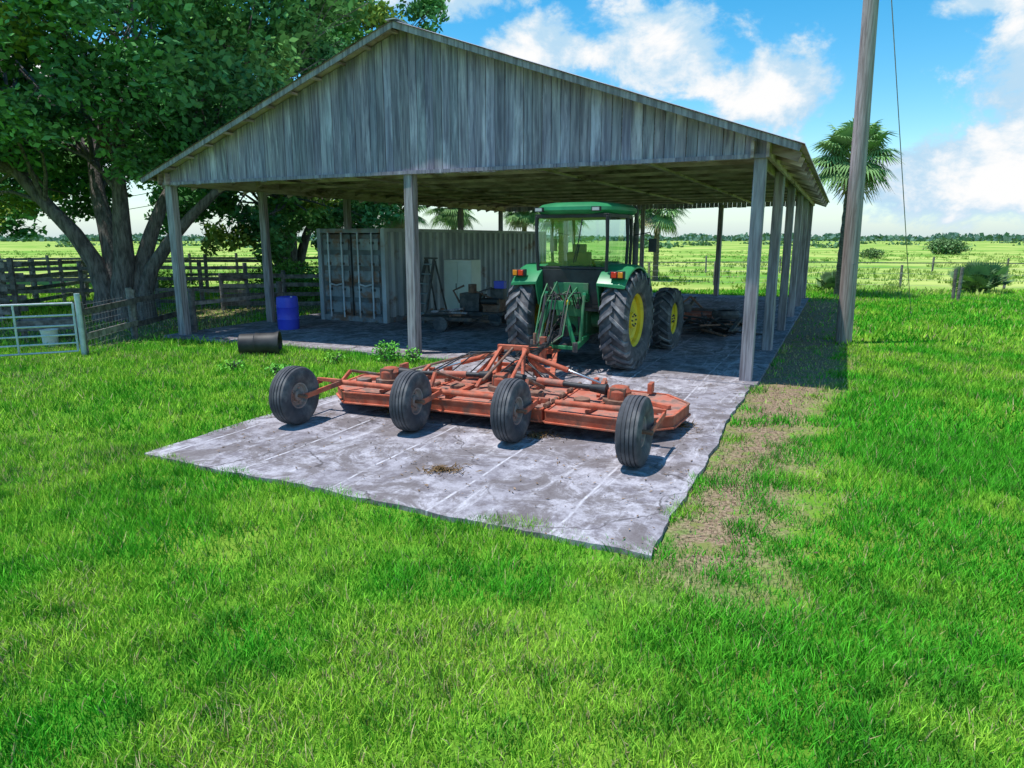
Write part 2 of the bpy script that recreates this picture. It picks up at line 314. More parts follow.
# ------------------------------------------------------------ leaf cloud
def leafquads(P,size,up=.4,asp=.55):
    n=len(P); nrm=rng.normal(0,1,(n,3)); nrm[:,2]=np.abs(nrm[:,2])+up; nrm/=np.linalg.norm(nrm,axis=1)[:,None]
    t=rng.normal(0,1,(n,3)); t-=nrm*(t*nrm).sum(1)[:,None]; t/=np.linalg.norm(t,axis=1)[:,None]; u=np.cross(nrm,t)
    s=(size*rng.uniform(.6,1.4,n))[:,None]
    return np.stack([P-t*s*.5,P-u*s*asp*.5,P+t*s*.5,P+u*s*asp*.5],1)
def oak(name,loc,stems,cc,rad,nclump,nleaf,size,seed,zmin=3.4,clr=1.7,extra=()):
    r=random.Random(seed); e=empty(name,loc); b=MB()
    clumps=[]; tries=0
    while len(clumps)<nclump and tries<20000:
        tries+=1
        p=Vector((r.uniform(-1,1),r.uniform(-1,1),r.uniform(-1,1)))
        if p.length>1 or p.length<.5: continue
        q=Vector((cc[0]+p.x*rad[0],cc[1]+p.y*rad[1],cc[2]+p.z*rad[2]))
        if q.z<zmin: continue
        if any((q-c).length<clr*.6 for c,_ in clumps): continue
        clumps.append((q,clr*r.uniform(.6,1.15)))
    clumps+= [(Vector(c),s) for c,s in extra]
    tips=[]
    for i,(dx,dy,h,rr) in enumerate(stems):
        pts=[Vector((dx*.06*k*k/2+r.uniform(-.08,.08),dy*.06*k*k/2+r.uniform(-.08,.08),h*k/5)) + Vector((dx*.16,dy*.16,0)) for k in range(6)]
        pts[0].z=-.1
        b.tube(pts,[rr*1.5]+[rr*(1.1-.12*k) for k in range(1,6)],m_bark,12); tips.append((pts[-1],rr*.38)); tips.append((pts[4],rr*.38))
    for q,s in clumps:
        t,rr=min(tips,key=lambda t:(t[0]-q).length+r.uniform(0,1.5))
        mid=(t+q)*.5+Vector((r.uniform(-.5,.5),r.uniform(-.5,.5),r.uniform(0,.9)))
        pts=[t,(t+mid)*.5+Vector((r.uniform(-.2,.2),r.uniform(-.2,.2),.15)),mid,(mid+q)*.5+Vector((r.uniform(-.2,.2),r.uniform(-.2,.2),.1)),q]
        b.tube(pts,[rr*.65,rr*.42,rr*.3,rr*.2,rr*.1],m_bark,7,caps=False)
        for _ in range(4):
            q2=q+Vector((r.gauss(0,1),r.gauss(0,1),r.gauss(0,.5)))*s*.55
            b.tube([pts[3],(pts[3]+q2)*.5+Vector((0,0,.1)),q2],[rr*.16,rr*.1,.012],m_bark,5,caps=False)
    b.obj('trunk_and_limbs',e)
    per=np.array([s**2 for _,s in clumps]); per=(per/per.sum()*nleaf).astype(int)
    Ps=[];Cs=[]
    for (q,s),k in zip(clumps,per):
        ns=9; sc=rng.normal(0,1,(ns,3)); sc/=np.linalg.norm(sc,axis=1)[:,None]; sc*=rng.uniform(.3,.95,(ns,1))*s; sc[:,2]*=.6
        idx=rng.integers(0,ns,k); d=rng.normal(0,1,(k,3)); d/=np.linalg.norm(d,axis=1)[:,None]; d*=(rng.random((k,1))**.5)*s*.45; d[:,2]*=.7
        P=np.array(q)+sc[idx]+d; Ps.append(P)
        t=rng.random(); base_=np.array([.085,.25,.095])*(1-t)+np.array([.16,.35,.095])*t
        if rng.random()<.06: base_=np.array([.27,.39,.08])
        tone=(.75+.5*rng.random(ns))[idx]
        Cs.append(base_*(tone*rng.uniform(.7,1.3,k))[:,None])
    P=np.concatenate(Ps); C=np.concatenate(Cs)
    k=P[:,2]+loc[2]>min(zmin-1.6,1.5)
    P,C=P[k],C[k]
    bigmesh('foliage',leafquads(P,size),np.repeat(C,4,0),m_leaf,e)
    return e
oak('oak_tree',(-12.1,21.6,0),[(-2.6,-.6,4.4,.30),(-1.0,.9,4.8,.34),(.6,-.3,4.6,.34),(2.0,.8,4.4,.28),(3.6,.2,4.0,.24)],(-1.3,1.0,8.6),(9.0,6.5,5.2),95,125000,.22,3,zmin=4.8,clr=1.75,
    extra=[((-6,-2,4.3),1.4),((-8,-1,4.6),1.4),((-4,-3,4.7),1.4),((-9.5,1,4.4),1.5),((1.6,-1.5,4.9),1.1),((5.3,4,6.2),1.4),((5.6,2,8.2),1.5),((4.2,0,8.5),1.5),((2.6,-1.5,5.6),1.0),
     ((-2.2,-4,5.6),1.5),((-.2,-3.8,5.4),1.4),((1.6,-3.5,6.2),1.4),((-5,-4,6.2),1.6),((-1,-4.5,7),1.6),((1.5,-4,7.4),1.5),((-3.4,-4.6,7.4),1.6),((-7,-3.5,6.4),1.6),((3.4,-2.4,7.4),1.3),
     ((-6.5,4,3.6),1.5),((-8.5,5,3.4),1.6),((-4.2,5,3.8),1.4),((-10.5,4,3.6),1.6)])
oak('oak_tree',(-11.0,34.5,0),[(-1.5,.4,4.8,.33),(.8,-.5,5.2,.36),(2.0,.6,4.4,.28)],(.3,0,8.2),(7.4,6.5,5.6),75,80000,.27,5,zmin=3.6,clr=1.7,
    extra=[((2.5,-4,3.2),1.3),((4.5,-3,3.2),1.4),((.5,-5,3.0),1.3),((-3,-5,3.4),1.4),((3.4,-4.5,2.2),1.1),((1.2,-5.2,2.1),1.1),((-.8,-5.2,2.6),1.2),
     ((5.8,-1,10.4),1.6),((4.8,-2,11.7),1.6),((6.6,-1,11.9),1.4),((7.3,-.5,12.6),1.1),((3.4,-1,13),1.6)])
oak('oak_tree',(-31,38,0),[(-1,.4,4.8,.36),(1.2,-.5,5.0,.36)],(0,0,8.0),(8,7,6),60,32000,.38,8,zmin=2.8,clr=1.9)
# ------------------------------------------------------------ palms
def palm(loc,h,R,seed,name='cabbage_palm_tree',tr=.17,nf=52,lean=.0):
    r=random.Random(seed); e=empty(name,loc); b=MB()
    n=22; pts=[(lean*(k/n)**2,0,h*k/n-(.1 if k==0 else 0)) for k in range(n+1)]
    b.tube(pts,[tr*(1.25 if k==0 else 1+.08*((k%2)*2-1)) for k in range(n+1)],m_palmbark,12)
    top=Vector((lean,0,h))
    for i in range(26):
        a=r.uniform(0,6.28); z=h-.1-r.random()*.9
        b.beam((lean+math.cos(a)*tr*.8,math.sin(a)*tr*.8,z),(lean+math.cos(a)*(tr+.16),math.sin(a)*(tr+.16),z+.22),.05,.03,m_palmbark)
    V=[];C=[]
    for i in range(nf):
        a=r.uniform(0,2*math.pi); el=math.radians(r.uniform(-52,85)); 
        d=Vector((math.cos(a)*math.cos(el),math.sin(a)*math.cos(el),math.sin(el)))
        pl=R*r.uniform(.36,.6); hub=top+d*pl+Vector((0,0,.0)); 
        b.tube([top,top+d*pl*.5+Vector((0,0,.04)),hub],[.025,.018,.012],m_palmstem,4,caps=False)
        side=d.cross(Vector((0,0,1))); side=side.normalized() if side.length>.05 else Vector((1,0,0)); upv=side.cross(d)
        tone=r.uniform(.7,1.25)
        dead=el<math.radians(-35) and r.random()<.5
        for k in range(26):
            t=(k/25-.5)*math.radians(250)
            dir_=(d*math.cos(t)+side*math.sin(t)); ln=R*r.uniform(.42,.56)*(1-.25*abs(t)/2.2)
            m1=hub+dir_*ln*.6+upv*.05*abs(t); m2=hub+dir_*ln+Vector((0,0,-ln*.28)) 
            wv=(d*(-math.sin(t))+side*math.cos(t))*(.036*R/1.8)
            V.append([hub-wv*.3,hub+wv*.3,m1+wv,m1-wv]); V.append([m1-wv,m1+wv,m2+wv*.15,m2-wv*.15])
            c=(.21*tone,.36*tone,.13*tone) if not dead else (.38,.33,.2)
            C+= [c]*8
    b.obj('trunk',e)
    bigmesh('fronds',np.array([[tuple(v) for v in q] for q in V]),np.array(C),m_palm,e)
m_palmstem=M('palm_stem',(.10,.16,.04),(.16,.2,.06),4)
palm((14.3,30.5,0),5.7,2.05,1,lean=.1,nf=66)
palm((-8.6,38,0),3.4,2.0,2); palm((-6.4,41,0),4.0,1.9,3)
palm((-3.6,44,0),4.3,1.9,4); palm((.8,46,0),4.2,1.8,5); palm((3.0,43,0),3.9,1.8,12); palm((8.6,42,0),4.2,2.0,6); palm((-14,42,0),3.5,1.9,7)
def shrub(name,loc,r,h,n,size,c=(.05,.11,.03)):
    e=empty(name,loc); b=MB()
    for i in range(9):
        a=random.uniform(0,6.28); q=(math.cos(a)*r*.6,math.sin(a)*r*.6,h*random.uniform(.5,.9))
        b.tube([(0,0,-.03),(q[0]*.4,q[1]*.4,q[2]*.6),q],[.03,.02,.008],m_bark,5)
    b.obj('stems',e)
    d=rng.normal(0,1,(n,3)); d/=np.linalg.norm(d,axis=1)[:,None]; d*=rng.random((n,1))**.4
    lump=1+.25*np.sin(d[:,:1]*7+loc[0])*np.cos(d[:,1:2]*6); P=d*lump*np.array([r,r,h*.55])+np.array([0,0,h*.5]); P=P[P[:,2]>.02]
    C=1.6*np.array(c)*rng.uniform(.5,1.6,(len(P),1)); bigmesh('foliage',leafquads(P,size),np.repeat(C,4,0),m_leaf,e)
def fanshrub(loc,R,seed):
    r=random.Random(seed); e=empty('saw_palmetto',loc); V=[];C=[]; b=MB()
    for i in range(60):
        a=r.uniform(0,6.28); el=math.radians(r.uniform(25,88)); d=Vector((math.cos(a)*math.cos(el),math.sin(a)*math.cos(el),math.sin(el)))
        root=Vector((r.uniform(-.4,.4)*R,r.uniform(-.4,.4)*R,0)); hub=root+d*R*r.uniform(.3,.9); b.tube([root,hub],[.02,.01],m_palmstem,4)
        side=d.cross(Vector((0,0,1))).normalized(); tone=r.uniform(.6,1.3)
        for k in range(16):
            t=(k/15-.5)*math.radians(190); dr=d*math.cos(t)+side*math.sin(t); ln=R*.45; w=(d*(-math.sin(t))+side*math.cos(t))*.035*R
            V.append([hub-w*.2,hub+w*.2,hub+dr*ln*.6+w,hub+dr*ln*.6-w]); V.append([hub+dr*ln*.6-w,hub+dr*ln*.6+w,hub+dr*ln+w*.1,hub+dr*ln-w*.1]); C+=[(.17*tone,.29*tone,.13*tone)]*8
    b.obj('stems',e); bigmesh('fronds',np.array([[tuple(v) for v in q] for q in V]),np.array(C),m_palm,e)
fanshrub((21.7,32.4,0),1.2,1); fanshrub((15.4,33.5,0),.8,2)
shrub('shrub',(68,110,0),3.0,2.2,2500,.4,(.09,.15,.06)); shrub('shrub',(45,88,0),1.4,1.2,1200,.25,(.10,.16,.06)); shrub('shrub',(86,140,0),3,2.2,2000,.5,(.09,.15,.06))
shrub('shrub',(-9.5,29.5,0),1.5,1.6,3000,.15,(.09,.2,.04)); shrub('shrub',(-14.5,29,0),1.3,1.2,2000,.15,(.10,.21,.04)); shrub('shrub',(-7.6,28,0),1.2,1.3,2000,.15,(.08,.2,.04))
# distant tree line
n=20000; az=rng.uniform(-1.05,1.05,n); dist=rng.uniform(620,1000,n); X=np.sin(az)*dist; Y=np.cos(az)*dist
hh=(1.4+4.0*sm(vnoise(az*40,dist*.004,1.0,71),.25,.85)+1.8*vnoise(az*260,dist*.01,1,72))
P=np.stack([X,Y,rng.random(n)*hh],1); t=rng.random((n,1)); C=(np.array([.09,.17,.14])*(1-t)+np.array([.14,.24,.16])*t)
bigmesh('distant_treeline',leafquads(P,4.0,.1,.8),np.repeat(C,4,0),m_far)
n=5000; az=rng.uniform(-.95,.95,n); grp=rng.integers(0,55,n); ga=rng.uniform(-.95,.95,55)[grp]; gd=rng.uniform(180,450,55)[grp]
az=ga+rng.normal(0,.008,n); X=np.sin(az)*gd+rng.normal(0,1.5,n); Y=np.cos(az)*gd+rng.normal(0,2,n); P=np.stack([X,Y,np.abs(rng.normal(0,.7,n))],1)
bigmesh('distant_shrubs',leafquads(P,1.0,.1,.8),np.repeat(np.array([.12,.22,.10])*rng.uniform(.6,1.4,(n,1)),4,0),m_far)
# ------------------------------------------------------------ pole barn
barn=empty('pole_barn',(*O,.0),-ANG)
XL=-13.9; XM=-6.85; BD=18.7; ZE=3.78; ZR=4.16; ZP=6.58; OV=.62; FY=-.42; RY=BD+.4
slope=(ZP-ZR)/(-XM)
def roofz(x): return ZP-abs(x-XM)*slope
b=MB(); 
def post(x,y,h,w=.19):
    b.box((x,y,h/2-.05),(w,w,h+.1),m_post,col=random.uniform(.85,1.15),top=(.93,.93),rot=(random.uniform(-.006,.006),random.uniform(-.006,.006),random.uniform(-.2,.2)))
for k in range(6): post(0,k*3.74+.05,ZE+.1,.21 if k==0 else .2)
post(XM,.05,ZE+.1,.22)
for y in (.05,3.1,6.9,10.8,14.7,18.65): post(XL,y,ZE+.1,.22 if y<1 else .2)
for x in (-3.5,XM,-10.5): post(x,BD,ZE+.1)
b.obj('posts',barn,bevel=.012)
b=MB()
for x in (0,XL):
    b.beam((x+.12,-.2,ZE+.13),(x+.12,BD+.2,ZE+.13),.05,.26,m_under); b.beam((x-.12,-.2,ZE+.13),(x-.12,BD+.2,ZE+.13),.05,.26,m_under)
nt_=22
for i in range(nt_):
    y=.12+i*(BD-.1)/(nt_-1); c=(.7,1.3)[i%2]*random.uniform(.85,1.15); z0=ZE+.28
    b.beam((XL-.1,y,z0),(.1,y,z0),.045,.19,m_under,col=c)
    for s in (-1,1):
        xe=XM+s*(-XM+OV-.03); b.beam((XM,y,ZP-.17),(xe,y,roofz(xe)-.17),.045,.15,m_under,col=c)
        for t0,t1 in ((.33,.33),(.33,.66),(.66,.66)):
            xa=XM+s*7*(1-t0)*1.0; xb=XM+s*7*(1-t1)
            b.beam((xa if t0!=t1 else xb,y+.04,z0),(xb,y+.04,roofz(xb)-.2),.04,.09,m_under,col=c)
    b.beam((XM,y+.04,z0),(XM,y+.04,ZP-.2),.04,.09,m_under)
np_=12
for s in (-1,1):
    for k in range(np_):
        x=XM+s*(.15+k*(-XM+OV-.25)/(np_-1)); z=roofz(x)-.065
        b.beam((x,FY+.02,z),(x,RY-.02,z),.09,.045,m_under,col=random.uniform(.7,1.2))
for x in (-2.3,-4.7,-9.4,-11.7): b.beam((x,.15,ZE+.17),(x,BD,ZE+.17),.09,.05,m_under,col=random.uniform(.8,1.2))
b.obj('trusses_and_purlins',barn)
b=MB()
for yy,sgn in ((-.04,-1),(BD+.3,1)):
    x=XL-.12
    while x<.1:
        w=random.uniform(.17,.21); x2=min(x+w,.13); pts=[x+.004,x2-.004]
        zb=ZE+random.uniform(-.03,.02) ; dy=random.uniform(-.008,.008); c=random.uniform(.76,1.18); col=(c*random.uniform(.96,1.04),c,c*random.uniform(.97,1.06))
        zt=[roofz(pts[0])-.045,roofz(pts[1])-.045]
        if pts[0]<XM<pts[1]: pts=[pts[0],XM,pts[1]]; zt=[zt[0],ZP-.045,zt[1]]
        poly=[(pts[0],zb)]+[(pts[-1],zb)]+[(p,z) for p,z in reversed(list(zip(pts,zt)))]
        b.prism(poly,0,.024,m_wood,col,f=lambda X_,Z_,T:(X_,yy+dy-T,Z_))
        x=x2+.002
b.obj('gable_boards',barn,smooth=False)
b=MB()
for yy in (FY+.0,RY-.03):
    for s in (-1,1):
        xe=XM+s*(-XM+OV); b.beam((XM,yy,ZP-.07),(xe,yy,roofz(xe)-.07),.028,.11,m_post,col=.9)
b.beam((XL-.1,.02,ZE+.1),(.1,.02,ZE+.1),.05,.2,m_under)
b.beam((XL-.15,-.085,ZE+.03),(.15,-.085,ZE+.03),.03,.07,m_wood,col=.85)
b.obj('rake_trim',barn)
b=MB()
for s in (-1,1):
    ny=int((RY-FY)/.06); vs=[]
    for j in range(ny+1):
        y=FY-.04+(RY-FY+.08)*j/ny; dz=.014*math.sin(j*math.pi/2*1.0)
        for t in (0,1):
            x=XM+s*t*(-XM+OV+.06); vs.append((x,y,roofz(x)+.0+dz)); vs.append((x,y,roofz(x)-.012+dz))
    for j in range(ny):
        a=j*4; c=a+4
        b.add([vs[i] for i in (a,c,c+2,a+2)],[(0,1,2,3)],m_tin); b.add([vs[i] for i in (a+1,a+3,c+3,c+1)],[(0,1,2,3)],m_tinu)
        b.add([vs[i] for i in (a+2,c+2,c+3,a+3)],[(0,1,2,3)],m_tin)
b.beam((XM-.0,FY-.05,ZP+.015),(XM,RY+.05,ZP+.015),.24,.02,m_tin)
b.obj('tin_roof',barn,smooth=False)
# ------------------------------------------------------------ shipping container
cont=empty('shipping_container',L2W(-12.95,4.2,0.06),-ANG)
cw,cl,ch=2.44,12.1,2.72
b=MB()
def corr(x,y0,y1,z0,z1,mat,d=.05,per=.42,sg=1):
    y=y0; pts=[]
    while y<y1:
        for a,o in ((0,0),(.36,0),(.5,1),(.86,1)): pts.append((y+a*per,x+sg*d*o,o))
        y+=per
    pts.append((y1,x,0)); pts=[p for p in pts if p[0]<=y1]
    for p,q in zip(pts,pts[1:]): b.add([(p[1],p[0],z0),(q[1],q[0],z0),(q[1],q[0],z1),(p[1],p[0],z1)],[(0,1,2,3)],mat,col=1.2 if p[2]+q[2]==2 else .8)  # rib shading painted into colour: outer faces lightened, recesses and flanks darkened
corr(cw-.06,.12,cl-.12,.15,ch-.1,m_cont); corr(.06,.12,cl-.12,.15,ch-.1,m_cont,sg=-1)
b.box((cw/2,cl/2,ch-.05),(cw-.1,cl-.1,.06),m_cont); b.box((cw/2,cl/2,.12),(cw-.1,cl-.1,.1),m_blk); b.box((cw/2,cl-.06,ch/2),(cw-.1,.05,ch-.2),m_cont)
for x in (.07,cw-.07):
    for y in (.07,cl-.07): b.box((x,y,ch/2),(.14,.14,ch),m_cont)
    b.box((x,cl/2,.08),(.1,cl-.3,.16),m_contd); b.box((x,cl/2,ch-.05),(.1,cl-.3,.1),m_cont)
b.box((cw/2,.06,.09),(cw-.3,.12,.17),m_contd); b.box((cw/2,.06,ch-.07),(cw-.3,.12,.13),m_contd)
b.obj('shell',cont,bevel=.006)
b=MB()
for s in (0,1):
    x0=.15+s*(cw/2-.145); x1=x0+cw/2-.155
    b.box(((x0+x1)/2,.08,ch/2),(x1-x0,.04,ch-.34),m_contd,col=.6)
    for k in range(5):
        z=.42+k*.46; b.box(((x0+x1)/2,.04,z),(x1-x0-.16,.06,.32),m_contd,top=(1,1),col=random.uniform(.85,1.15))
    for t in (.27,.73):
        xx=x0+(x1-x0)*t; b.cyl((xx,-.022,.12),(xx,-.022,ch-.12),.028,m_cont,seg=8,col=1.5)
        for z in (.3,.95,1.7,2.3): b.box((xx,-.01,z),(.12,.05,.07),m_blk)
        b.beam((xx,-.05,1.12),(xx+(.26 if t<.5 else -.26),-.05,1.06),.025,.05,m_cont)
b.box((cw/2,.05,ch/2),(.03,.06,ch-.34),m_black)
b.obj('doors',cont,bevel=.004)
# ------------------------------------------------------------ utility pole + guy wire
e=empty('utility_pole',(8.07,16.7,0)); b=MB()
b.tube([(0,0,-.1),(-.03,0,2),(-.08,0,5),(-.15,0,8),(-.22,0,10.6)],[.185,.18,.17,.16,.15],m_pole,18)
b.cyl((-.02,-.17,1.9),(-.02,-.19,1.9),.03,m_wire,seg=8); b.obj('pole_shaft',e)
b=MB(); b.cyl((-.15,0,10.2),(5.2,6.3,0),.012,m_wire,seg=6); b.cyl((5.15,6.24,.1),(5.3,6.4,-.1),.02,m_wire,seg=6); b.obj('guy_wire',e)
# ------------------------------------------------------------ wheels helpers
def ag_wheel(name,parent,c,R,w,rim,side,nl=22):
    b=MB(); h=w/2; t=R*.045
    prof=[(rim,-h*.62),(rim*1.05,-h*.8),(R*.72,-h*1.0),(R*.88,-h*.98),(R-t*1.3,-h*.85),(R-t,-h*.5),(R-t*.8,0),(R-t,h*.5),(R-t*1.3,h*.85),(R*.88,h*.98),(R*.72,h*1.0),(rim*1.05,h*.8),(rim,h*.62)]
    b.lathe(prof,(0,0,0),m_tyre,seg=48)
    for sd in (-1,1):
        for k in range(nl):
            a0=2*math.pi*(k+(.5 if sd>0 else 0))/nl
            rows=[(0.0-.02*sd,0,R-t*.9,R*1.012),( .5*h,.14,R-t*1.1,R*1.012),( .92*h,.26,R-t*1.7,R-t*.4),(1.05*h,.30,R*.82,R*.89)]
            vs=[]
            for (x,da,ri,ro) in rows:
                for dd in (-.05,.05):
                    aa=a0+da+dd*(.8 if x else .7)
                    for rr in (ri,ro): vs.append((x*sd if x>0.03 else x,rr*math.cos(aa),rr*math.sin(aa)))
            fs=[]
            for i in range(3):
                o=i*4; p=o+4
                fs+=[(o+1,o+3,p+3,p+1),(o,o+1,p+1,p),(o+3,o+2,p+2,p+3)]
            fs+=[(0,2,3,1),(12,13,15,14)]
            b.add(vs,fs,m_tyre,col=1.7)
    prof=[(rim+.02,-h*.7),(rim,-h*.6),(rim*.93,-h*.45),(rim*.93,h*.45),(rim,h*.6),(rim+.02,h*.7)]
    b.lathe(prof,(0,0,0),m_yel,seg=40)
    xo=side*h*.1
    b.lathe([(rim*.93,xo+side*.02),(rim*.7,xo+side*.06),(rim*.45,xo-side*.02),(rim*.3,xo+side*.02),(rim*.3,xo+side*.1),(.0,xo+side*.1)],(0,0,0),m_yel,seg=32)
    b.lathe([(rim*.93,xo),(rim*.7,xo+side*.04),(0,xo-side*.03)],(0,0,0),m_yel,seg=32,col=.8)
    for k in range(8):
        a=k*math.pi/4; b.cyl((xo,rim*.22*math.cos(a),rim*.22*math.sin(a)),(xo+side*.125,rim*.22*math.cos(a),rim*.22*math.sin(a)),.018,m_blk,seg=6)
    o=b.obj(name,parent); o.location=c; return o
# ------------------------------------------------------------ tractor
tr=empty('tractor',(1.34,13.5,.06),-ANG-.05)
ag_wheel('rear_wheel_left',tr,(-.95,0,.93),.93,.52,.50,-1); ag_wheel('rear_wheel_right',tr,(.95,0,.93),.93,.52,.50,1)
ag_wheel('front_wheel_left',tr,(-.95,2.80,.68),.68,.42,.35,-1,18); ag_wheel('front_wheel_right',tr,(.95,2.80,.68),.68,.42,.35,1,18)
b=MB()
b.cyl((-.72,0,.91),(.72,0,.91),.16,m_dgreen,seg=16); b.lathe([(.0,-.2),(.26,-.2),(.3,0),(.26,.2),(0,.2)],(0,0,.91),m_dgreen,seg=20)
b.box((0,.6,.88),(.56,1.9,.55),m_dgreen); b.box((0,-.28,.95),(.5,.34,.62),m_dgreen); b.box((0,2.3,.85),(.5,1.7,.5),m_dgreen)
b.cyl((-.75,2.8,.66),(.75,2.8,.66),.09,m_dgreen); b.box((0,3.55,.8),(.7,.35,.5),m_blk)
b.obj('chassis',tr,bevel=.02)
b=MB()
b.prism([(-.40,1.15),(.40,1.15),(.36,3.45),(.22,3.7),(-.22,3.7),(-.36,3.45)],1.1,1.2,m_green)
b.add([(-.42,1.1,1.15),(.42,1.1,1.15),(.36,3.6,1.1),(-.36,3.6,1.1),(-.36,1.1,1.98),(.36,1.1,1.98),(.28,3.55,1.62),(-.28,3.55,1.62)],[(3,2,1,0),(4,5,6,7),(0,1,5,4),(1,2,6,5),(2,3,7,6),(3,0,4,7)],m_green)
for s in (-1,1): b.box((s*.40,2.5,1.38),(.02,1.4,.34),m_black,rot=(0,s*-.04,0))
b.obj('hood',tr,bevel=.04)
b=MB()
for s in (-1,1):
    n=18; xi,xo=s*.60,s*1.14; ring=[]
    for k in range(n+1):
        a=math.radians(32+k*(138-32)/n); r=1.02; ring.append((math.cos(a)*r,math.sin(a)*r+.93))
    vs=[]
    for (y,z) in ring: vs+=[(xi,y,z+.03),(xo-s*.06,y,z+.01),(xo,y,z-.02),(xo,y,z-.06),(xi,y,z-.02)]
    fs=[]
    for k in range(n):
        o=k*5
        for i in range(5):
            j=(i+1)%5; fs.append((o+i,o+j,o+5+j,o+5+i))
    fs+=[(0,4,3,2,1),(n*5,n*5+1,n*5+2,n*5+3,n*5+4)]
    b.add(vs,fs,m_green)
    poly=[(y,z-.01) for y,z in ring]+[(-.62,1.2),(.7,1.2)]
    b.prism([(p[0],p[1]) for p in poly],0,.03,m_green,f=lambda Y_,Z_,T:(xi+T*s,Y_,Z_))
    b.box((s*.98,-.70,1.80),(.26,.10,.13),m_black); b.box((s*.93,-.758,1.80),(.10,.03,.10),m_lred); b.box((s*1.05,-.758,1.80),(.09,.03,.10),m_loran)
b.obj('fenders',tr,bevel=.008)
b=MB() # cab frame
zb,zt=1.22,2.84
Bc={'rl':(-.64,-.42),'rr':(.64,-.42),'fl':(-.55,1.12),'fr':(.55,1.12),'ml':(-.72,.38),'mr':(.72,.38)}
Tc={'rl':(-.70,-.54),'rr':(.70,-.54),'fl':(-.62,1.02),'fr':(.62,1.02),'ml':(-.78,.32),'mr':(.78,.32)}
for k in Bc:
    p,q=Vector((*Bc[k],zb)),Vector((*Tc[k],zt)); o=Vector((Tc[k][0]*.04,(-.03 if k[0]=='r' else 0),0)); b.tube([p,p.lerp(q,.35)+o*.8,p.lerp(q,.7)+o,q],[.04,.034,.032,.04],m_black,8)
def ringb(Dc,z,w,h,mat):
    seq=['rl','rr','mr','fr','fl','ml']
    for a,c in zip(seq,seq[1:]+seq[:1]): b.beam((*Dc[a],z),(*Dc[c],z),w,h,mat)
ringb(Tc,zt,.06,.07,m_black); ringb(Bc,zb,.08,.1,m_black)
b.beam((-.665,-.465,1.90),(.665,-.465,1.90),.04,.04,m_black)
b.prism([Bc[k] for k in ('rl','rr','mr','fr','fl','ml')],zb-.12,zb,m_blk)
b.box((0,-.45,1.55),(1.26,.05,.64),m_black,rot=(.04,0,0)); b.box((0,-.49,1.45),(.7,.05,.35),m_dgreen)
b.box((.0,.15,1.42),(.5,.5,.14),m_seat); b.box((-.02,-.05,1.85),(.46,.12,.66),m_black,rot=(.1,0,0)); b.box((-.02,-.07,2.24),(.26,.09,.18),m_black)
b.box((0,.95,1.5),(.4,.2,.5),m_black); b.beam((0,.85,1.7),(0,.58,2.0),.05,.05,m_black); b.lathe([(.2,-.01),(.215,0),(.2,.012),(.19,0),(.2,-.01)],(0,.56,2.02),m_black,axis='z',seg=24)
b.box((.42,.2,1.60),(.14,.6,.35),m_black)
b.tube([(.05,-.53,2.0),(.16,-.55,2.4),(.22,-.55,2.78)],.012,m_black,6); b.box((0,.2,2.82),(1.3,1.2,.05),m_blk)
b.obj('cab_frame',tr,bevel=.006)
b=MB()
def pane(a,c,z0,z1,off=0):
    def P(D0,z):
        t=(z-zb)/(zt-zb); x=Bc[D0][0]*(1-t)+Tc[D0][0]*t; y=Bc[D0][1]*(1-t)+Tc[D0][1]*t; return (x,y,z)
    b.add([P(a,z0),P(c,z0),P(c,z1),P(a,z1)],[(0,1,2,3)],m_glass)
pane('rl','rr',1.93,zt); pane('rr','mr',zb,zt); pane('mr','fr',zb,zt); pane('fr','fl',zb,zt); pane('fl','ml',zb,zt); pane('ml','rl',zb,zt)
b.obj('cab_glass',tr,smooth=False)
b=MB() # roof: rounded shell
def oval(w,y0,y1,n=28,p=3.2):
    r=[]
    for i in range(n):
        a=2*math.pi*i/n; cx=math.copysign(abs(math.cos(a))**(2/p),math.cos(a)); sy=math.copysign(abs(math.sin(a))**(2/p),math.sin(a)); r.append((w*cx,(y0+y1)/2+(y1-y0)/2*sy))
    return r
lay=[(.74,-.62,1.14,.03,m_black),(.80,-.68,1.22,.05,m_green),(.84,-.72,1.27,.10,m_green),(.83,-.71,1.26,.16,m_green),(.76,-.64,1.18,.21,m_green),(.60,-.48,1.0,.245,m_green),(.3,-.2,.7,.255,m_green)]
vs=[];n=28
for w_,y0,y1,z,_ in lay: vs+=[(x,y,zt+z) for x,y in oval(w_,y0,y1)]
fs=[(l*n+i,l*n+(i+1)%n,(l+1)*n+(i+1)%n,(l+1)*n+i) for l in range(len(lay)-1) for i in range(n)]+[tuple(range(n-1,-1,-1)),tuple((len(lay)-1)*n+i for i in range(n))]
b.add(vs,fs,m_green)
for x in (-.56,.56): b.box((x,-.73,zt+.11),(.17,.05,.08),m_black); b.box((x,-.76,zt+.11),(.13,.02,.055),m_lens)
b.obj('cab_roof',tr)
b=MB()
b.cyl((.62,1.35,1.5),(.62,1.35,2.75),.06,m_blk); b.tube([(.62,1.35,2.75),(.62,1.35,2.95),(.62,1.27,3.03)],.045,m_blk)
for s in (-1,1):
    b.tube([(s*.70,1.0,2.5),(s*1.0,1.05,2.55),(s*1.05,1.05,2.45)],.012,m_black,6); b.box((s*1.07,1.03,2.3),(.16,.03,.26),m_black)
for z in (.45,.75,1.05): b.box((-.72,1.1,z),(.3,.3,.03),m_black); b.box((.72,1.1,z),(.3,.3,.03),m_black)
b.box((-.62,1.0,.75),(.3,.9,.5),m_black); b.box((.62,1.0,.75),(.3,.9,.5),m_black)
b.obj('exhaust_mirrors_steps',tr,bevel=.01)
b=MB() # hitch
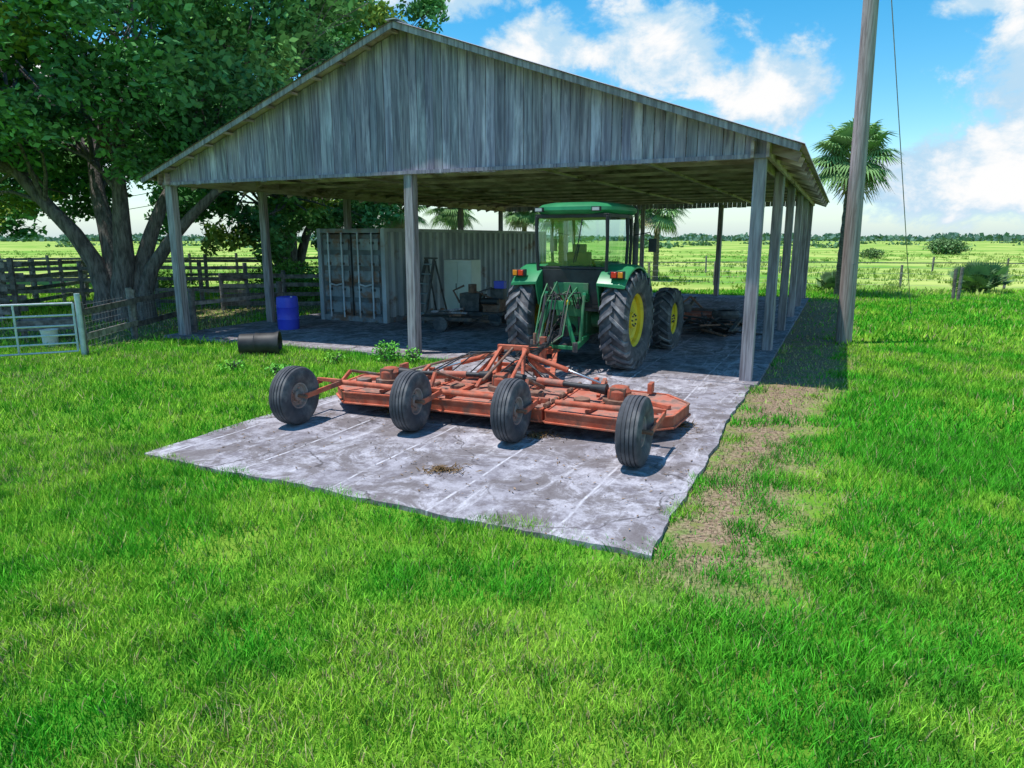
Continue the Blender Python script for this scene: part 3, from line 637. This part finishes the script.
for s in (-1,1):
    b.beam((s*.3,-.35,.62),(s*.42,-1.25,.52),.06,.10,m_green); b.beam((s*.30,-.25,1.3),(s*.38,-.78,1.42),.06,.11,m_green); b.cyl((s*.38,-.78,1.42),(s*.39,-.95,.58),.03,m_dgreen,seg=10)
    b.cyl((s*.42,-1.25,.45),(s*.42,-1.25,.62),.05,m_blk,seg=10); b.cyl((s*.18,-.42,.7),(s*.22,-.62,1.36),.045,m_blk,seg=10)
    b.beam((s*.40,-1.22,.55),(s*.12,-1.12,1.28),.05,.06,m_green)
b.beam((-.42,-1.25,.52),(.42,-1.25,.52),.06,.06,m_green); b.box((0,-1.13,1.26),(.28,.06,.16),m_green)
b.cyl((0,-.45,1.28),(0,-1.14,1.24),.035,m_green,seg=10); b.cyl((0,-.6,1.27),(0,-.9,1.255),.05,m_yel,seg=10)
b.beam((0,-.2,.48),(0,-1.05,.46),.1,.06,m_blk); b.cyl((0,-.45,.75),(0,-.7,.74),.1,m_black); b.box((0,-.5,1.15),(.5,.2,.28),m_dgreen)
for i in range(11):
    x0=-.30+i*.06; x1=random.uniform(-.35,.35); b.tube([(x0,-.6,1.2),(x0*1.1,-.85,random.uniform(1.3,1.7)),(x1,-1.15,random.uniform(1.1,1.5)),(x1,-1.4,.75),(x1*.5,-1.7,.62)],.015,m_black if i%3 else m_dgreen,6)
for i in range(4): b.box((-.2+i*.13,-.62,1.2),(.06,.06,.07),random.choice([m_dgreen,m_blk,m_lred]))
b.obj('three_point_hitch',tr,bevel=.004)
# ------------------------------------------------------------ batwing mower
MA=-math.atan2(.385,.923)
mw=empty('batwing_mower',(-.65,8.45,.05),MA)
def air_tyre(name,c,R=.395,w=.27,steer=0):
    b=MB(); h=w/2; rim=R*.42
    pr=[(rim,-h*.55),(rim*1.15,-h*.75),(R*.66,-h),(R*.84,-h*.97),(R*.95,-h*.78)]
    xs=np.linspace(-.66,.66,5)
    for i,x in enumerate(xs):
        rr_=R*(1-.025*(abs(x)/.66)**2)
        if i>0: pr+=[(rr_-.012,h*(x-.09)),(rr_-.012,h*(x-.03))]
        pr+=[(rr_,h*(x-.02 if i>0 else x)),(rr_,h*(x+.02 if i==len(xs)-1 else x+.2))]
    pr+=[(R*.95,h*.82),(R*.84,h*.97),(R*.66,h),(rim*1.15,h*.75),(rim,h*.55)]
    b.lathe(pr,(0,0,0),m_tyre,seg=48)
    for s in (-1,1):
        b.lathe([(rim+.012,s*h*.62),(rim-.01,s*h*.6),(rim*.85,s*h*.3),(rim*.45,s*h*.22),(rim*.42,s*h*.5),(0,s*h*.5)],(0,0,0),m_hub,seg=28)
        for k in range(5):
            a=k*2*math.pi/5; b.cyl((s*h*.2,rim*.62*math.cos(a),rim*.62*math.sin(a)),(s*h*.4,rim*.62*math.cos(a),rim*.62*math.sin(a)),.012,m_chrome,seg=6)
    o=b.obj(name,mw); o.location=(c[0],c[1],R); o.rotation_euler=(0,0,steer)
m_hub=M('hub_paint',(.20,.17,.16),(.36,.31,.29),6,None,.7,.2,c3=(.30,.13,.09),c3r=(.5,.65))
WH=[(-2.31,-.33),(-.70,-.02),(.69,.02),(2.29,-.32)]
for i,(x,y) in enumerate(WH): air_tyre('wheel_%d'%(i+1),(x,y),steer=random.uniform(-.05,.05))
def deck(name,poly,zt_,tilt=0,px=0,zb_=.17):
    b=MB(); cx=sum(p[0] for p in poly)/len(poly); cy=sum(p[1] for p in poly)/len(poly)
    T=lambda x,y,z:(x,y,z+(x-px)*tilt)
    b.prism(poly,zt_-.012,zt_,m_redtop,f=T)
    n=len(poly)
    for i in range(n):
        p,q=poly[i],poly[(i+1)%n]; 
        b.beam(T(*p,(zt_+zb_)/2-.004),T(*q,(zt_+zb_)/2-.004),.014,zt_-zb_,m_red,col=.8)
        b.beam(T(*p,zb_+.012),T(*q,zb_+.012),.07,.022,m_red,col=1.1)
        b.beam(T(*p,zt_+.006),T(*q,zt_+.006),.035,.022,m_red,col=1.1)
    return b,T
ZD=.33
b,T=deck('centre',[(-.93,.42),(.93,.42),(.93,2.1),(-.93,2.1)],ZD)
for y in (.80,1.85): b.beam((-.9,y,ZD+.035),(.9,y,ZD+.035),.07,.06,m_red)
for x in (-.45,.45): b.beam((x,.5,ZD+.03),(x,2.05,ZD+.03),.07,.05,m_red,col=.85)
b.obj('centre_deck',mw,bevel=.004)
for s,nm in ((-1,'left'),(1,'right')):
    P=[(.99,.40),(2.05,.40),(2.50,.86),(2.58,1.62),(2.22,2.03),(.99,2.05)]
    P=[(s*x,y) for x,y in P]
    if s<0: P=P[::-1]
    b,T=deck(nm,P,ZD-.01,tilt=-.02*s,px=s*.99)
    b.beam(T(s*1.02,.8,ZD+.02),T(s*2.3,.9,ZD+.02),.06,.05,m_red)
    b.beam(T(s*1.05,1.85,ZD+.02),T(s*2.4,1.2,ZD+.02),.06,.05,m_red); b.beam(T(s*1.5,.5,ZD+.02),T(s*1.7,1.9,ZD+.02),.05,.04,m_red,col=.85)
    for y in (.55,.85,1.15,1.5,1.9): b.cyl((s*.96,y-.07,ZD+.04),(s*.96,y+.07,ZD+.04),.032,m_rust,seg=10)
    b.obj(nm+'_wing_deck',mw,bevel=.004)
b=MB()
G=[(-1.75,1.15),(0,1.35),(1.75,1.15)]; gz=-.10
for i,(x,y) in enumerate(G):
    b.cyl((x,y,.43+gz),(x,y,.50+gz),.22,m_rust,seg=20); b.lathe([(.0,.0),(.16,.0),(.155,.10),(.10,.16),(0,.18)],(x,y,.50+gz),m_red,axis='z',seg=18,col=.8); b.box((x,y,.58+gz),(.2,.26,.14),m_rust)
for s in (-1,1):
    b.cyl((s*.18,1.35,.62+gz),(s*1.55,1.16,.60+gz),.035,m_black,seg=14); b.cyl((s*.18,1.35,.62+gz),(s*.36,1.33,.62+gz),.07,m_black,.05); b.cyl((s*1.35,1.18,.60+gz),(s*1.58,1.155,.60+gz),.05,m_black,.075)
    b.cyl((s*.55,1.30,.615+gz),(s*.95,1.245,.61+gz),.045,m_redtop,seg=14)
    b.cyl((s*.25,1.72,.78),(s*.85,1.74,.60),.038,m_red,seg=12); b.cyl((s*.85,1.74,.60),(s*1.35,1.76,.44),.02,m_chrome,seg=10); b.box((s*1.38,1.76,.42),(.08,.06,.12),m_red)
    b.beam((s*1.42,1.3,.36),(s*1.40,1.72,.52),.05,.04,m_red); b.beam((s*.7,1.9,.38),(s*.3,1.72,.72),.05,.04,m_red,col=.85)
for s in (-1,1):
    b.beam((s*.35,1.95,.36),(s*.18,1.75,.90),.07,.05,m_red); b.beam((s*.35,1.2,.36),(s*.18,1.72,.88),.055,.04,m_red)
b.beam((-.24,1.74,.88),(.24,1.74,.88),.07,.07,m_red); b.beam((-.4,1.95,.58),(.4,1.95,.58),.05,.05,m_red)
b.cyl((.0,1.74,.88),(.06,.55,.62),.02,m_rust,seg=8); b.cyl((.2,1.74,.86),(.45,.5,.60),.026,m_red,seg=8)
for x0,x1 in ((-.9,.9),(-2.3,-1.1),(1.1,2.3)):
    b.cyl((x0,.48,.43),(x1,.48,.42),.038,m_red,seg=14)
for i,(x,y) in enumerate(WH):
    for s in (-1,1): b.beam((x+s*.18,.48,.43),(x+s*.175,y,.395),.025,.07,m_red,up=(0,0,1))
    b.cyl((x-.2,y,.395),(x+.2,y,.395),.025,m_rust,seg=10)
    if i in (1,2): b.beam((x,.48,.43),(x*.97,.60,.66),.045,.045,m_red); b.cyl((x*.97,.6,.66),(x*.93,1.3,.42),.025,m_rust,seg=10)
    else: b.beam((x*.93,.48,.43),(x*.90,.62,.58),.045,.045,m_red); b.cyl((x*.90,.62,.58),(x*.80,1.2,.42),.022,m_rust,seg=8)
    b.box((x,.42,.46),(.40,.05,.05),m_red)
for x in (-1.2,-2.0,1.2,2.0): b.box((x,1.95,.40),(.06,.2,.14),m_red)
for x,y in ((-1.35,.9),(1.3,.95),(-2.1,.98),(2.1,.95),(-.6,1.1),(.6,1.1)): b.cyl((x,y,ZD-.01),(x,y,ZD+.07),.11,m_rust,seg=14)
for i in range(8):
    x=random.uniform(-.4,.4); x2=x+random.choice((-1,1))*random.uniform(.5,1.1); b.tube([(x,1.75,.8),((x+x2)/2,1.6,random.uniform(.55,.8)),(x2,1.4,random.uniform(.4,.55))],.011,m_black,6)
b.obj('gearboxes_drivelines_and_arms',mw,bevel=.004)
b=MB() # tongue
hp=(-.27,4.6,.45)
for s in (-1,1): b.beam((s*.5,2.02,.36),(hp[0]+s*.08,4.2,.45),.08,.10,m_red)
b.beam((-.35,2.6,.40),(.3,2.6,.40),.07,.07,m_red); b.beam((-.32,3.3,.42),(.12,3.3,.42),.07,.07,m_red); b.box((hp[0],4.3,.45),(.14,.5,.08),m_red)
b.cyl((.0,1.5,.54),(-.10,3.0,.62),.055,m_black); b.cyl((-.1,3.0,.62),(-.25,4.5,.74),.045,m_black); b.cyl((-.22,4.25,.72),(-.26,4.6,.75),.08,m_black,.06)
b.box((-.2,3.55,.58),(.10,.10,.42),m_red); b.cyl((-.35,3.55,.10),(-.35,3.55,.85),.03,m_rust,seg=10)
b.cyl((-.1,1.9,.82),(-.25,4.1,.52),.025,m_red,seg=10)
for i in range(5):
    x=random.uniform(-.15,.15); b.tube([(x,1.7,.75),(x-.15,2.4,random.uniform(.65,.85)),(x-.1,3.2,random.uniform(.6,.8)),(-.3+x*.5,4.2,random.uniform(.7,.9)),(-.3+x,4.7,1.1)],.012,m_black,6)
b.obj('tongue_and_driveline',mw,bevel=.004)
e=empty('steel_pipe',(0,0,0)); b=MB(); b.tube([(-2.45,11.75,.09),(-1.0,11.9,.45),(.25,12.1,.62)],.022,m_rust,8); b.obj('pipe',e)
# ------------------------------------------------------------ barn clutter
def LW(x,y): return L2W(x,y,.06)
e=empty('plastic_barrel',(-6.14,18.95,.06)); b=MB()
b.lathe([(0,0),(.27,0),(.285,.03),(.29,.25),(.30,.27),(.29,.29),(.29,.58),(.30,.6),(.29,.62),(.285,.84),(.27,.88),(.25,.86),(0,.86)],(0,0,0),m_blue,axis='z',seg=32); b.cyl((.12,0,.86),(.12,0,.89),.03,m_white,seg=10); b.obj('drum',e)
e=empty('black_tub',(-5.5,14.95,.24),.15); b=MB()
b.lathe([(0,-.42),(.20,-.42),(.23,-.40),(.235,-.1),(.25,-.08),(.24,.0),(.245,.3),(.27,.38),(.28,.42),(.26,.43),(.235,.38),(.21,-.3),(0,-.36)],(0,0,0),m_black,axis='x',seg=28); b.obj('tub_body',e)
e=empty('metal_cabinet',LW(-9.15,6.3),-ANG); b=MB(); b.box((0,0,.92),(.95,.6,1.75),m_cream); b.box((-.235,-.31,.95),(.46,.025,1.6),m_cream,col=.9); b.box((.235,-.31,.95),(.46,.025,1.6),m_cream,col=.95); b.box((-.04,-.34,1.0),(.02,.03,.2),m_blk); b.box((0,0,.03),(.9,.55,.06),m_blk); b.obj('cabinet_body',e,bevel=.012)
e=empty('step_ladder',LW(-9.75,5.2),-ANG-.35); b=MB()
for s in (-1,1): b.beam((s*.30,-.35,0),(s*.18,.15,1.85),.04,.09,m_blk,col=1.2); b.beam((s*.27,.6,0),(s*.18,.18,1.78),.025,.05,m_blk)
for k in range(6): t=(k+1)/6.6; b.box((0,-.35+.5*t,1.85*t),(.56-.18*t,.12,.035),m_gate,col=.6)
b.box((0,.17,1.86),(.4,.2,.04),m_blk); b.obj('ladder_frame',e)
e=empty('old_engine_cart',LW(-7.9,5.2),-ANG+.1); b=MB()
b.box((0,0,.35),(1.5,.8,.08),m_blk); b.box((-.3,0,.65),(.6,.5,.5),m_blk); b.cyl((-.3,0,.9),(-.3,0,1.15),.12,m_rust); b.box((.35,.05,.58),(.5,.55,.38),m_rust); b.cyl((.1,-.3,.7),(.6,-.3,.7),.09,m_black)
for x in (-.55,.55):
    for s in (-1,1): b.cyl((x,s*.4,.19),(x,s*.5,.19),.19,m_tyre,seg=20)
b.tube([(-.7,0,.6),(-.9,0,.95),(-.6,.1,1.1)],.03,m_rust); b.tube([(.7,.1,.4),(1.0,-.1,.35),(1.4,-.1,.15)],.035,m_rust); b.box((.55,.0,1.15),(.3,.22,.22),m_blue); b.box((.5,.0,.9),(.4,.3,.3),m_blk)
for i in range(14): b.beam((random.uniform(-.7,.7),random.uniform(-.4,.4),random.uniform(.4,.8)),(random.uniform(-.7,.7),random.uniform(-.4,.4),random.uniform(.5,1.2)),.04,.04,random.choice([m_blk,m_rust,m_black,m_wire]))
b.obj('engine_body',e,bevel=.01)
e=empty('flatbed_trailer',LW(-8.3,3.9),-ANG+.2); b=MB()
b.box((0,0,.3),(1.7,1.0,.06),m_blk); 
for s in (-1,1): b.beam((-.85,s*.5,.33),(.85,s*.5,.33),.05,.08,m_blk); b.cyl((0,s*.52,.2),(0,s*.62,.2),.2,m_tyre)
b.beam((.8,0,.28),(1.5,0,.2),.06,.06,m_blk)
for i in range(9): b.beam((random.uniform(-.7,.5),random.uniform(-.4,.4),random.uniform(.36,.5)),(random.uniform(-.5,.8),random.uniform(-.4,.4),random.uniform(.36,.6)),.06,.05,random.choice([m_blk,m_rust,m_post]))
b.obj('trailer_body',e)
e=empty('disc_mower',LW(-2.5,7.2),-ANG); b=MB()
b.prism([(-.8,-.5),(.8,-.5),(.95,0),(.7,.6),(-.7,.6),(-.95,0)],.25,.42,m_rust,col=(1.5,.8,.7)); b.cyl((0,0,.42),(0,0,.62),.15,m_blk); b.beam((-.8,.4,.46),(.8,.4,.46),.08,.08,m_blk); b.beam((0,.5,.5),(0,1.3,.7),.08,.08,m_blk); b.beam((-.4,.5,.45),(0,.6,.8),.05,.05,m_rust); b.beam((.4,.5,.45),(0,.6,.8),.05,.05,m_rust)
for s in (-1,1): b.cyl((s*.6,-.75,.2),(s*.6+.1,-.75,.2),.2,m_tyre); b.beam((s*.6+.05,-.75,.2),(s*.5,-.4,.45),.05,.05,m_blk)
b.obj('mower_body',e,bevel=.006)
e=empty('scrap_lumber_pile',LW(-1.4,6.1),-ANG); b=MB()
for i in range(34):
    a=random.uniform(0,3.14); l=random.uniform(.3,.8); x,y,z=random.gauss(0,.3),random.gauss(0,.4),random.uniform(.03,.35)
    b.beam((x-math.cos(a)*l,y-math.sin(a)*l,z),(x+math.cos(a)*l,y+math.sin(a)*l,max(.04,z+random.uniform(-.15,.2))),random.uniform(.04,.12),.04,random.choice([m_blk,m_black,m_black,m_rust]))
for i in range(3): b.lathe([(.22,-.08),(.32,-.1),(.36,0),(.32,.1),(.22,.08)],(random.gauss(0,.3),random.gauss(0,.3),.1+.2*i),m_tyre,axis='z',seg=24)
b.obj('boards',e)
# ------------------------------------------------------------ fences
def fence(name,pts,h,nr,mat=m_fence,rw=.14,pw=.15,sp=2.4,mesh=False,jit=.03,post_h=None):
    e=empty(name,(*pts[0],0)); b=MB(); ox,oy=pts[0]
    for p,q in zip(pts,pts[1:]):
        d=math.dist(p,q); n=max(1,round(d/sp)); P=[(p[0]+(q[0]-p[0])*i/n-ox,p[1]+(q[1]-p[1])*i/n-oy) for i in range(n+1)]
        for (x,y) in P: b.cyl((x,y,-.1),(x+random.uniform(-jit,jit),y+random.uniform(-jit,jit),(post_h or h)+random.uniform(0,.15)),pw/2,mat,seg=9,col=random.uniform(.7,1.3))
        nx,ny=-(q[1]-p[1])/d*pw*.6,(q[0]-p[0])/d*pw*.6
        for a,c in zip(P,P[1:]):
            for k in range(nr):
                z=h*(k+.75)/nr-.04
                if rw>.03: b.beam((a[0]-nx,a[1]-ny,z+random.uniform(-jit,jit)),(c[0]-nx,c[1]-ny,z+random.uniform(-jit,jit)),.035,rw,mat,col=random.uniform(.6,1.35))
                else: b.cyl((a[0]-nx,a[1]-ny,z),(c[0]-nx,c[1]-ny,z),rw/2,m_wire,seg=4)
            if mesh:
                L=math.dist(a,c); m_=int(L/.15)
                for i in range(m_+1): t=i/m_; x,y=a[0]+(c[0]-a[0])*t,a[1]+(c[1]-a[1])*t; b.cyl((x,y,.03),(x,y,h),.003,m_wire,seg=3)
                for i in range(9): z=.05+i*(h-.05)/8.5; b.cyl((*a,z),(*c,z),.003,m_wire,seg=3)
    b.obj('posts_and_rails',e)
fence('board_fence',[(-9.3,14.9),(-9.55,17.4),(-9.75,20.6)],1.15,2,mesh=True)
fence('wire_fence',[(-8.45,18.3),(-7.15,21.4)],1.15,1,mesh=True,pw=.17,rw=.1)
fence('board_fence',[(-10.2,24.5),(-6.2,25.6),(-1.5,28)],1.3,4,sp=1.9)
fence('corral_fence',[(-24,22.5),(-17.5,24),(-13,25.5),(-9.5,25)],1.6,4,sp=2.2,rw=.12)
fence('corral_fence',[(-26,28),(-18,29.5),(-11,31)],1.7,3,sp=2.2,rw=.12)
fence('corral_fence',[(-17.5,24),(-18,29.5),(-20,38)],1.7,4,sp=2.2)
fence('corral_fence',[(-34,36),(-20,38),(-8,40)],1.6,3,sp=2.5,rw=.12)
fence('pasture_fence',[(4,38.5),(11,38),(24,34),(30,31.5),(44,27)],1.15,4,rw=.012,pw=.12,sp=4.6)
fence('pasture_fence',[(9,52),(30,50),(60,47)],1.1,1,rw=.07,pw=.12,sp=5)
fence('wire_fence',[(18.1,28.2),(18.15,28.6)],1.25,1,rw=.012,pw=.13,sp=5)
e=empty('cattle_chute',(-17.2,21.2,0),.2); b=MB()
for x in (-1.6,0,1.6):
    for y in (-.5,.5): b.beam((x,y,0),(x,y,1.9),.13,.13,m_fence)
for z in (.3,.65,1.0,1.35,1.7):
    for y in (-.55,.55): b.beam((-1.9,y,z),(1.9,y,z),.04,.15,m_fence,col=random.uniform(.7,1.3))
b.obj('chute_frame',e)
e=empty('farm_gate',(-9.35,14.75,0),math.atan2(-.68,-1.35)); b=MB()
gl,gh=3.2,1.15
for z in (.12,.3,.48,.68,.9,1.15): b.cyl((0,0,z),(gl,0,z),.021,m_gate,seg=8)
for x in (0,gl*.33,gl*.66,gl): b.cyl((x,0,.12),(x,0,1.15),.022,m_gate,seg=8)
b.cyl((-.1,.0,-.1),(-.1,0,1.35),.055,m_gate,seg=12); b.obj('gate_frame',e)
e=empty('white_bucket',(-10.9,16.2,0)); b=MB(); b.lathe([(0,0),(.15,0),(.18,.38),(.19,.38),(.19,.4),(.17,.4),(.14,.03),(0,.03)],(0,0,0),m_white,axis='z',seg=24); b.obj('pail',e)
e=empty('feed_trough',(-11.6,17.3,0),.5); b=MB(); b.box((0,0,.3),(1.3,.6,.06),m_blue,col=(.5,.9,.5)); 
for s in (-1,1): b.box((0,s*.3,.4),(1.3,.04,.25),m_fence); b.box((s*.65,0,.4),(.04,.6,.25),m_fence)
for x in (-.55,.55):
    for y in (-.25,.25): b.beam((x,y,0),(x,y,.3),.06,.06,m_fence)
b.obj('trough_body',e)
# ------------------------------------------------------------ weeds, debris
def weed(loc,r,h,n,size,c): shrub('weed_plant',loc,r,h,n,size,c)
weed((-2.55,14.0,.0),.30,.45,500,.07,(.09,.26,.04)); weed((-2.05,14.05,0),.2,.3,260,.06,(.10,.28,.04)); weed((-3.6,13.9,0),.22,.25,220,.06,(.12,.28,.04))
weed((-4.3,12.6,0),.3,.22,300,.06,(.09,.26,.04)); weed((-5.4,13.2,0),.3,.2,250,.06,(.11,.28,.04))
n=2600; lx=np.concatenate([rng.uniform(-5.7,.1,1000),rng.normal(.6,.5,1600)]); ly=np.concatenate([rng.uniform(-7,0,1000),rng.uniform(-7.5,8,1600)])
X=O[0]+CX*lx+SX*ly; Y=O[1]-SX*lx+CX*ly; P=np.stack([X,Y,np.where(lx<.1,.058,.03)+rng.random(n)*.01],1)
bigmesh('leaf_litter',leafquads(P,.04,4.0,.4),np.repeat(np.array([.22,.15,.10])*rng.uniform(.4,1.6,(n,1)),4,0),m_leaf)
def hay(X0,Y0,r,n,name='dead_grass_clump'):
    a=rng.uniform(0,6.28,n); rr_=np.abs(rng.normal(0,r,n)); P=np.stack([X0+np.cos(a)*rr_*1.6,Y0+np.sin(a)*rr_,.055+rng.random(n)*.03],1); bigmesh(name,leafquads(P,.09,1.0,.12),np.repeat(np.array([.22,.14,.07])*rng.uniform(.5,1.4,(n,1)),4,0),m_leaf)
hay(-.75,7.1,.09,260); hay(.3,8.4,.12,260); hay(-1.6,9.7,.15,260); hay(1.1,9.6,.15,260); hay(2.2,8.9,.12,220)
# ------------------------------------------------------------ world
w=D.worlds.new('World'); scene.world=w; w.use_nodes=True; nt=w.node_tree; nt.nodes.clear()
sd=Vector((-1.15,-.15,4.0)).normalized(); el=math.asin(sd.z); az=math.atan2(sd.x,sd.y)
sky=N(nt,'ShaderNodeTexSky',sky_type='NISHITA'); sky.sun_disc=False; sky.sun_elevation=el; sky.sun_rotation=az%(2*math.pi); sky.air_density=1.0; sky.dust_density=.2; sky.ozone_density=1.4
hs=N(nt,'ShaderNodeHueSaturation'); hs.inputs['Hue'].default_value=.485; hs.inputs['Saturation'].default_value=1.5; hs.inputs['Value'].default_value=1.25; nt.links.new(sky.outputs[0],hs.inputs['Color'])
bg1=N(nt,'ShaderNodeBackground'); bg1.inputs[1].default_value=.15; nt.links.new(hs.outputs[0],bg1.inputs[0])
tc=N(nt,'ShaderNodeTexCoord').outputs['Generated']; sp=N(nt,'ShaderNodeSeparateXYZ'); nt.links.new(tc,sp.inputs[0])
azn=math_(nt,'MULTIPLY',math_(nt,'ARCTAN2',sp.outputs[0],sp.outputs[1]),57.3); eln=math_(nt,'MULTIPLY',math_(nt,'ARCSINE',sp.outputs[2]),57.3)
n1=noise(nt,tc,9,7,.62,(1,1,1.4),.2)
blobs=[(11.8,14.0,7.0,4.0),(2.3,14.2,5.2,2.8),(20.0,10.6,5.2,3.8),(31,4.0,12,3.6),(35.5,10.0,4.6,4.6),(-4,17.6,7,2.4),(-36,9,20,5),(60,10,16,6),(10,38,26,8),(160,26,60,12),(33,14.6,4.2,1.0)]
dens=None
for a,e_,ra,re in blobs:
    da=math_(nt,'MULTIPLY_ADD',azn,1/ra,-a/ra); de=math_(nt,'MULTIPLY_ADD',eln,1/re,-e_/re)
    d=math_(nt,'MULTIPLY_ADD',da,da,math_(nt,'MULTIPLY',de,de))
    dens=d if dens is None else math_(nt,'MINIMUM',dens,d)
dens=math_(nt,'SUBTRACT',1.0,math_(nt,'SQRT',dens)); dens=math_(nt,'MAXIMUM',dens,-.9)
dens=math_(nt,'MULTIPLY',dens,1.35)
dens=math_(nt,'ADD',dens,math_(nt,'MULTIPLY',math_(nt,'SUBTRACT',n1,.49),3.8))
fac=sstep(nt,dens,.0,.6)
haze=math_(nt,'SUBTRACT',1.0,sstep(nt,eln,-2.0,5.5))
bgh=N(nt,'ShaderNodeBackground'); bgh.inputs[0].default_value=(.40,.72,.93,1); bgh.inputs[1].default_value=.95
mh=N(nt,'ShaderNodeMixShader'); nt.links.new(math_(nt,'MULTIPLY',haze,.85),mh.inputs[0]); nt.links.new(bg1.outputs[0],mh.inputs[1]); nt.links.new(bgh.outputs[0],mh.inputs[2])
cc=mixc(nt,sstep(nt,math_(nt,'ADD',math_(nt,'MULTIPLY',n1,3.0),math_(nt,'MULTIPLY',dens,.35)),1.45,2.3),(.50,.73,.92),(1.0,1.0,1.0))
bg2=N(nt,'ShaderNodeBackground'); nt.links.new(cc,bg2.inputs[0]); bg2.inputs[1].default_value=1.0
mx=N(nt,'ShaderNodeMixShader'); nt.links.new(fac,mx.inputs[0]); nt.links.new(mh.outputs[0],mx.inputs[1]); nt.links.new(bg2.outputs[0],mx.inputs[2])
wo=N(nt,'ShaderNodeOutputWorld'); nt.links.new(mx.outputs[0],wo.inputs[0])
sl=D.lights.new('sun','SUN'); sl.energy=4.9; sl.angle=math.radians(.6); sl.color=(1,.96,.91)
so=D.objects.new('sun',sl); so.rotation_euler=(-sd).to_track_quat('-Z','Y').to_euler(); so.location=(-20,-5,60); scene.collection.objects.link(so)
# ------------------------------------------------------------ camera
cam=D.cameras.new('camera'); co=D.objects.new('camera',cam); scene.collection.objects.link(co)
cam.sensor_width=36; cam.lens=36*692/1024; cam.clip_end=8000; cam.clip_start=.05
co.location=(0,0,2.5); co.rotation_euler=(math.radians(90-11.9),0,0); scene.camera=co
scene.view_settings.view_transform='Standard'; scene.view_settings.look='None'; scene.view_settings.exposure=0
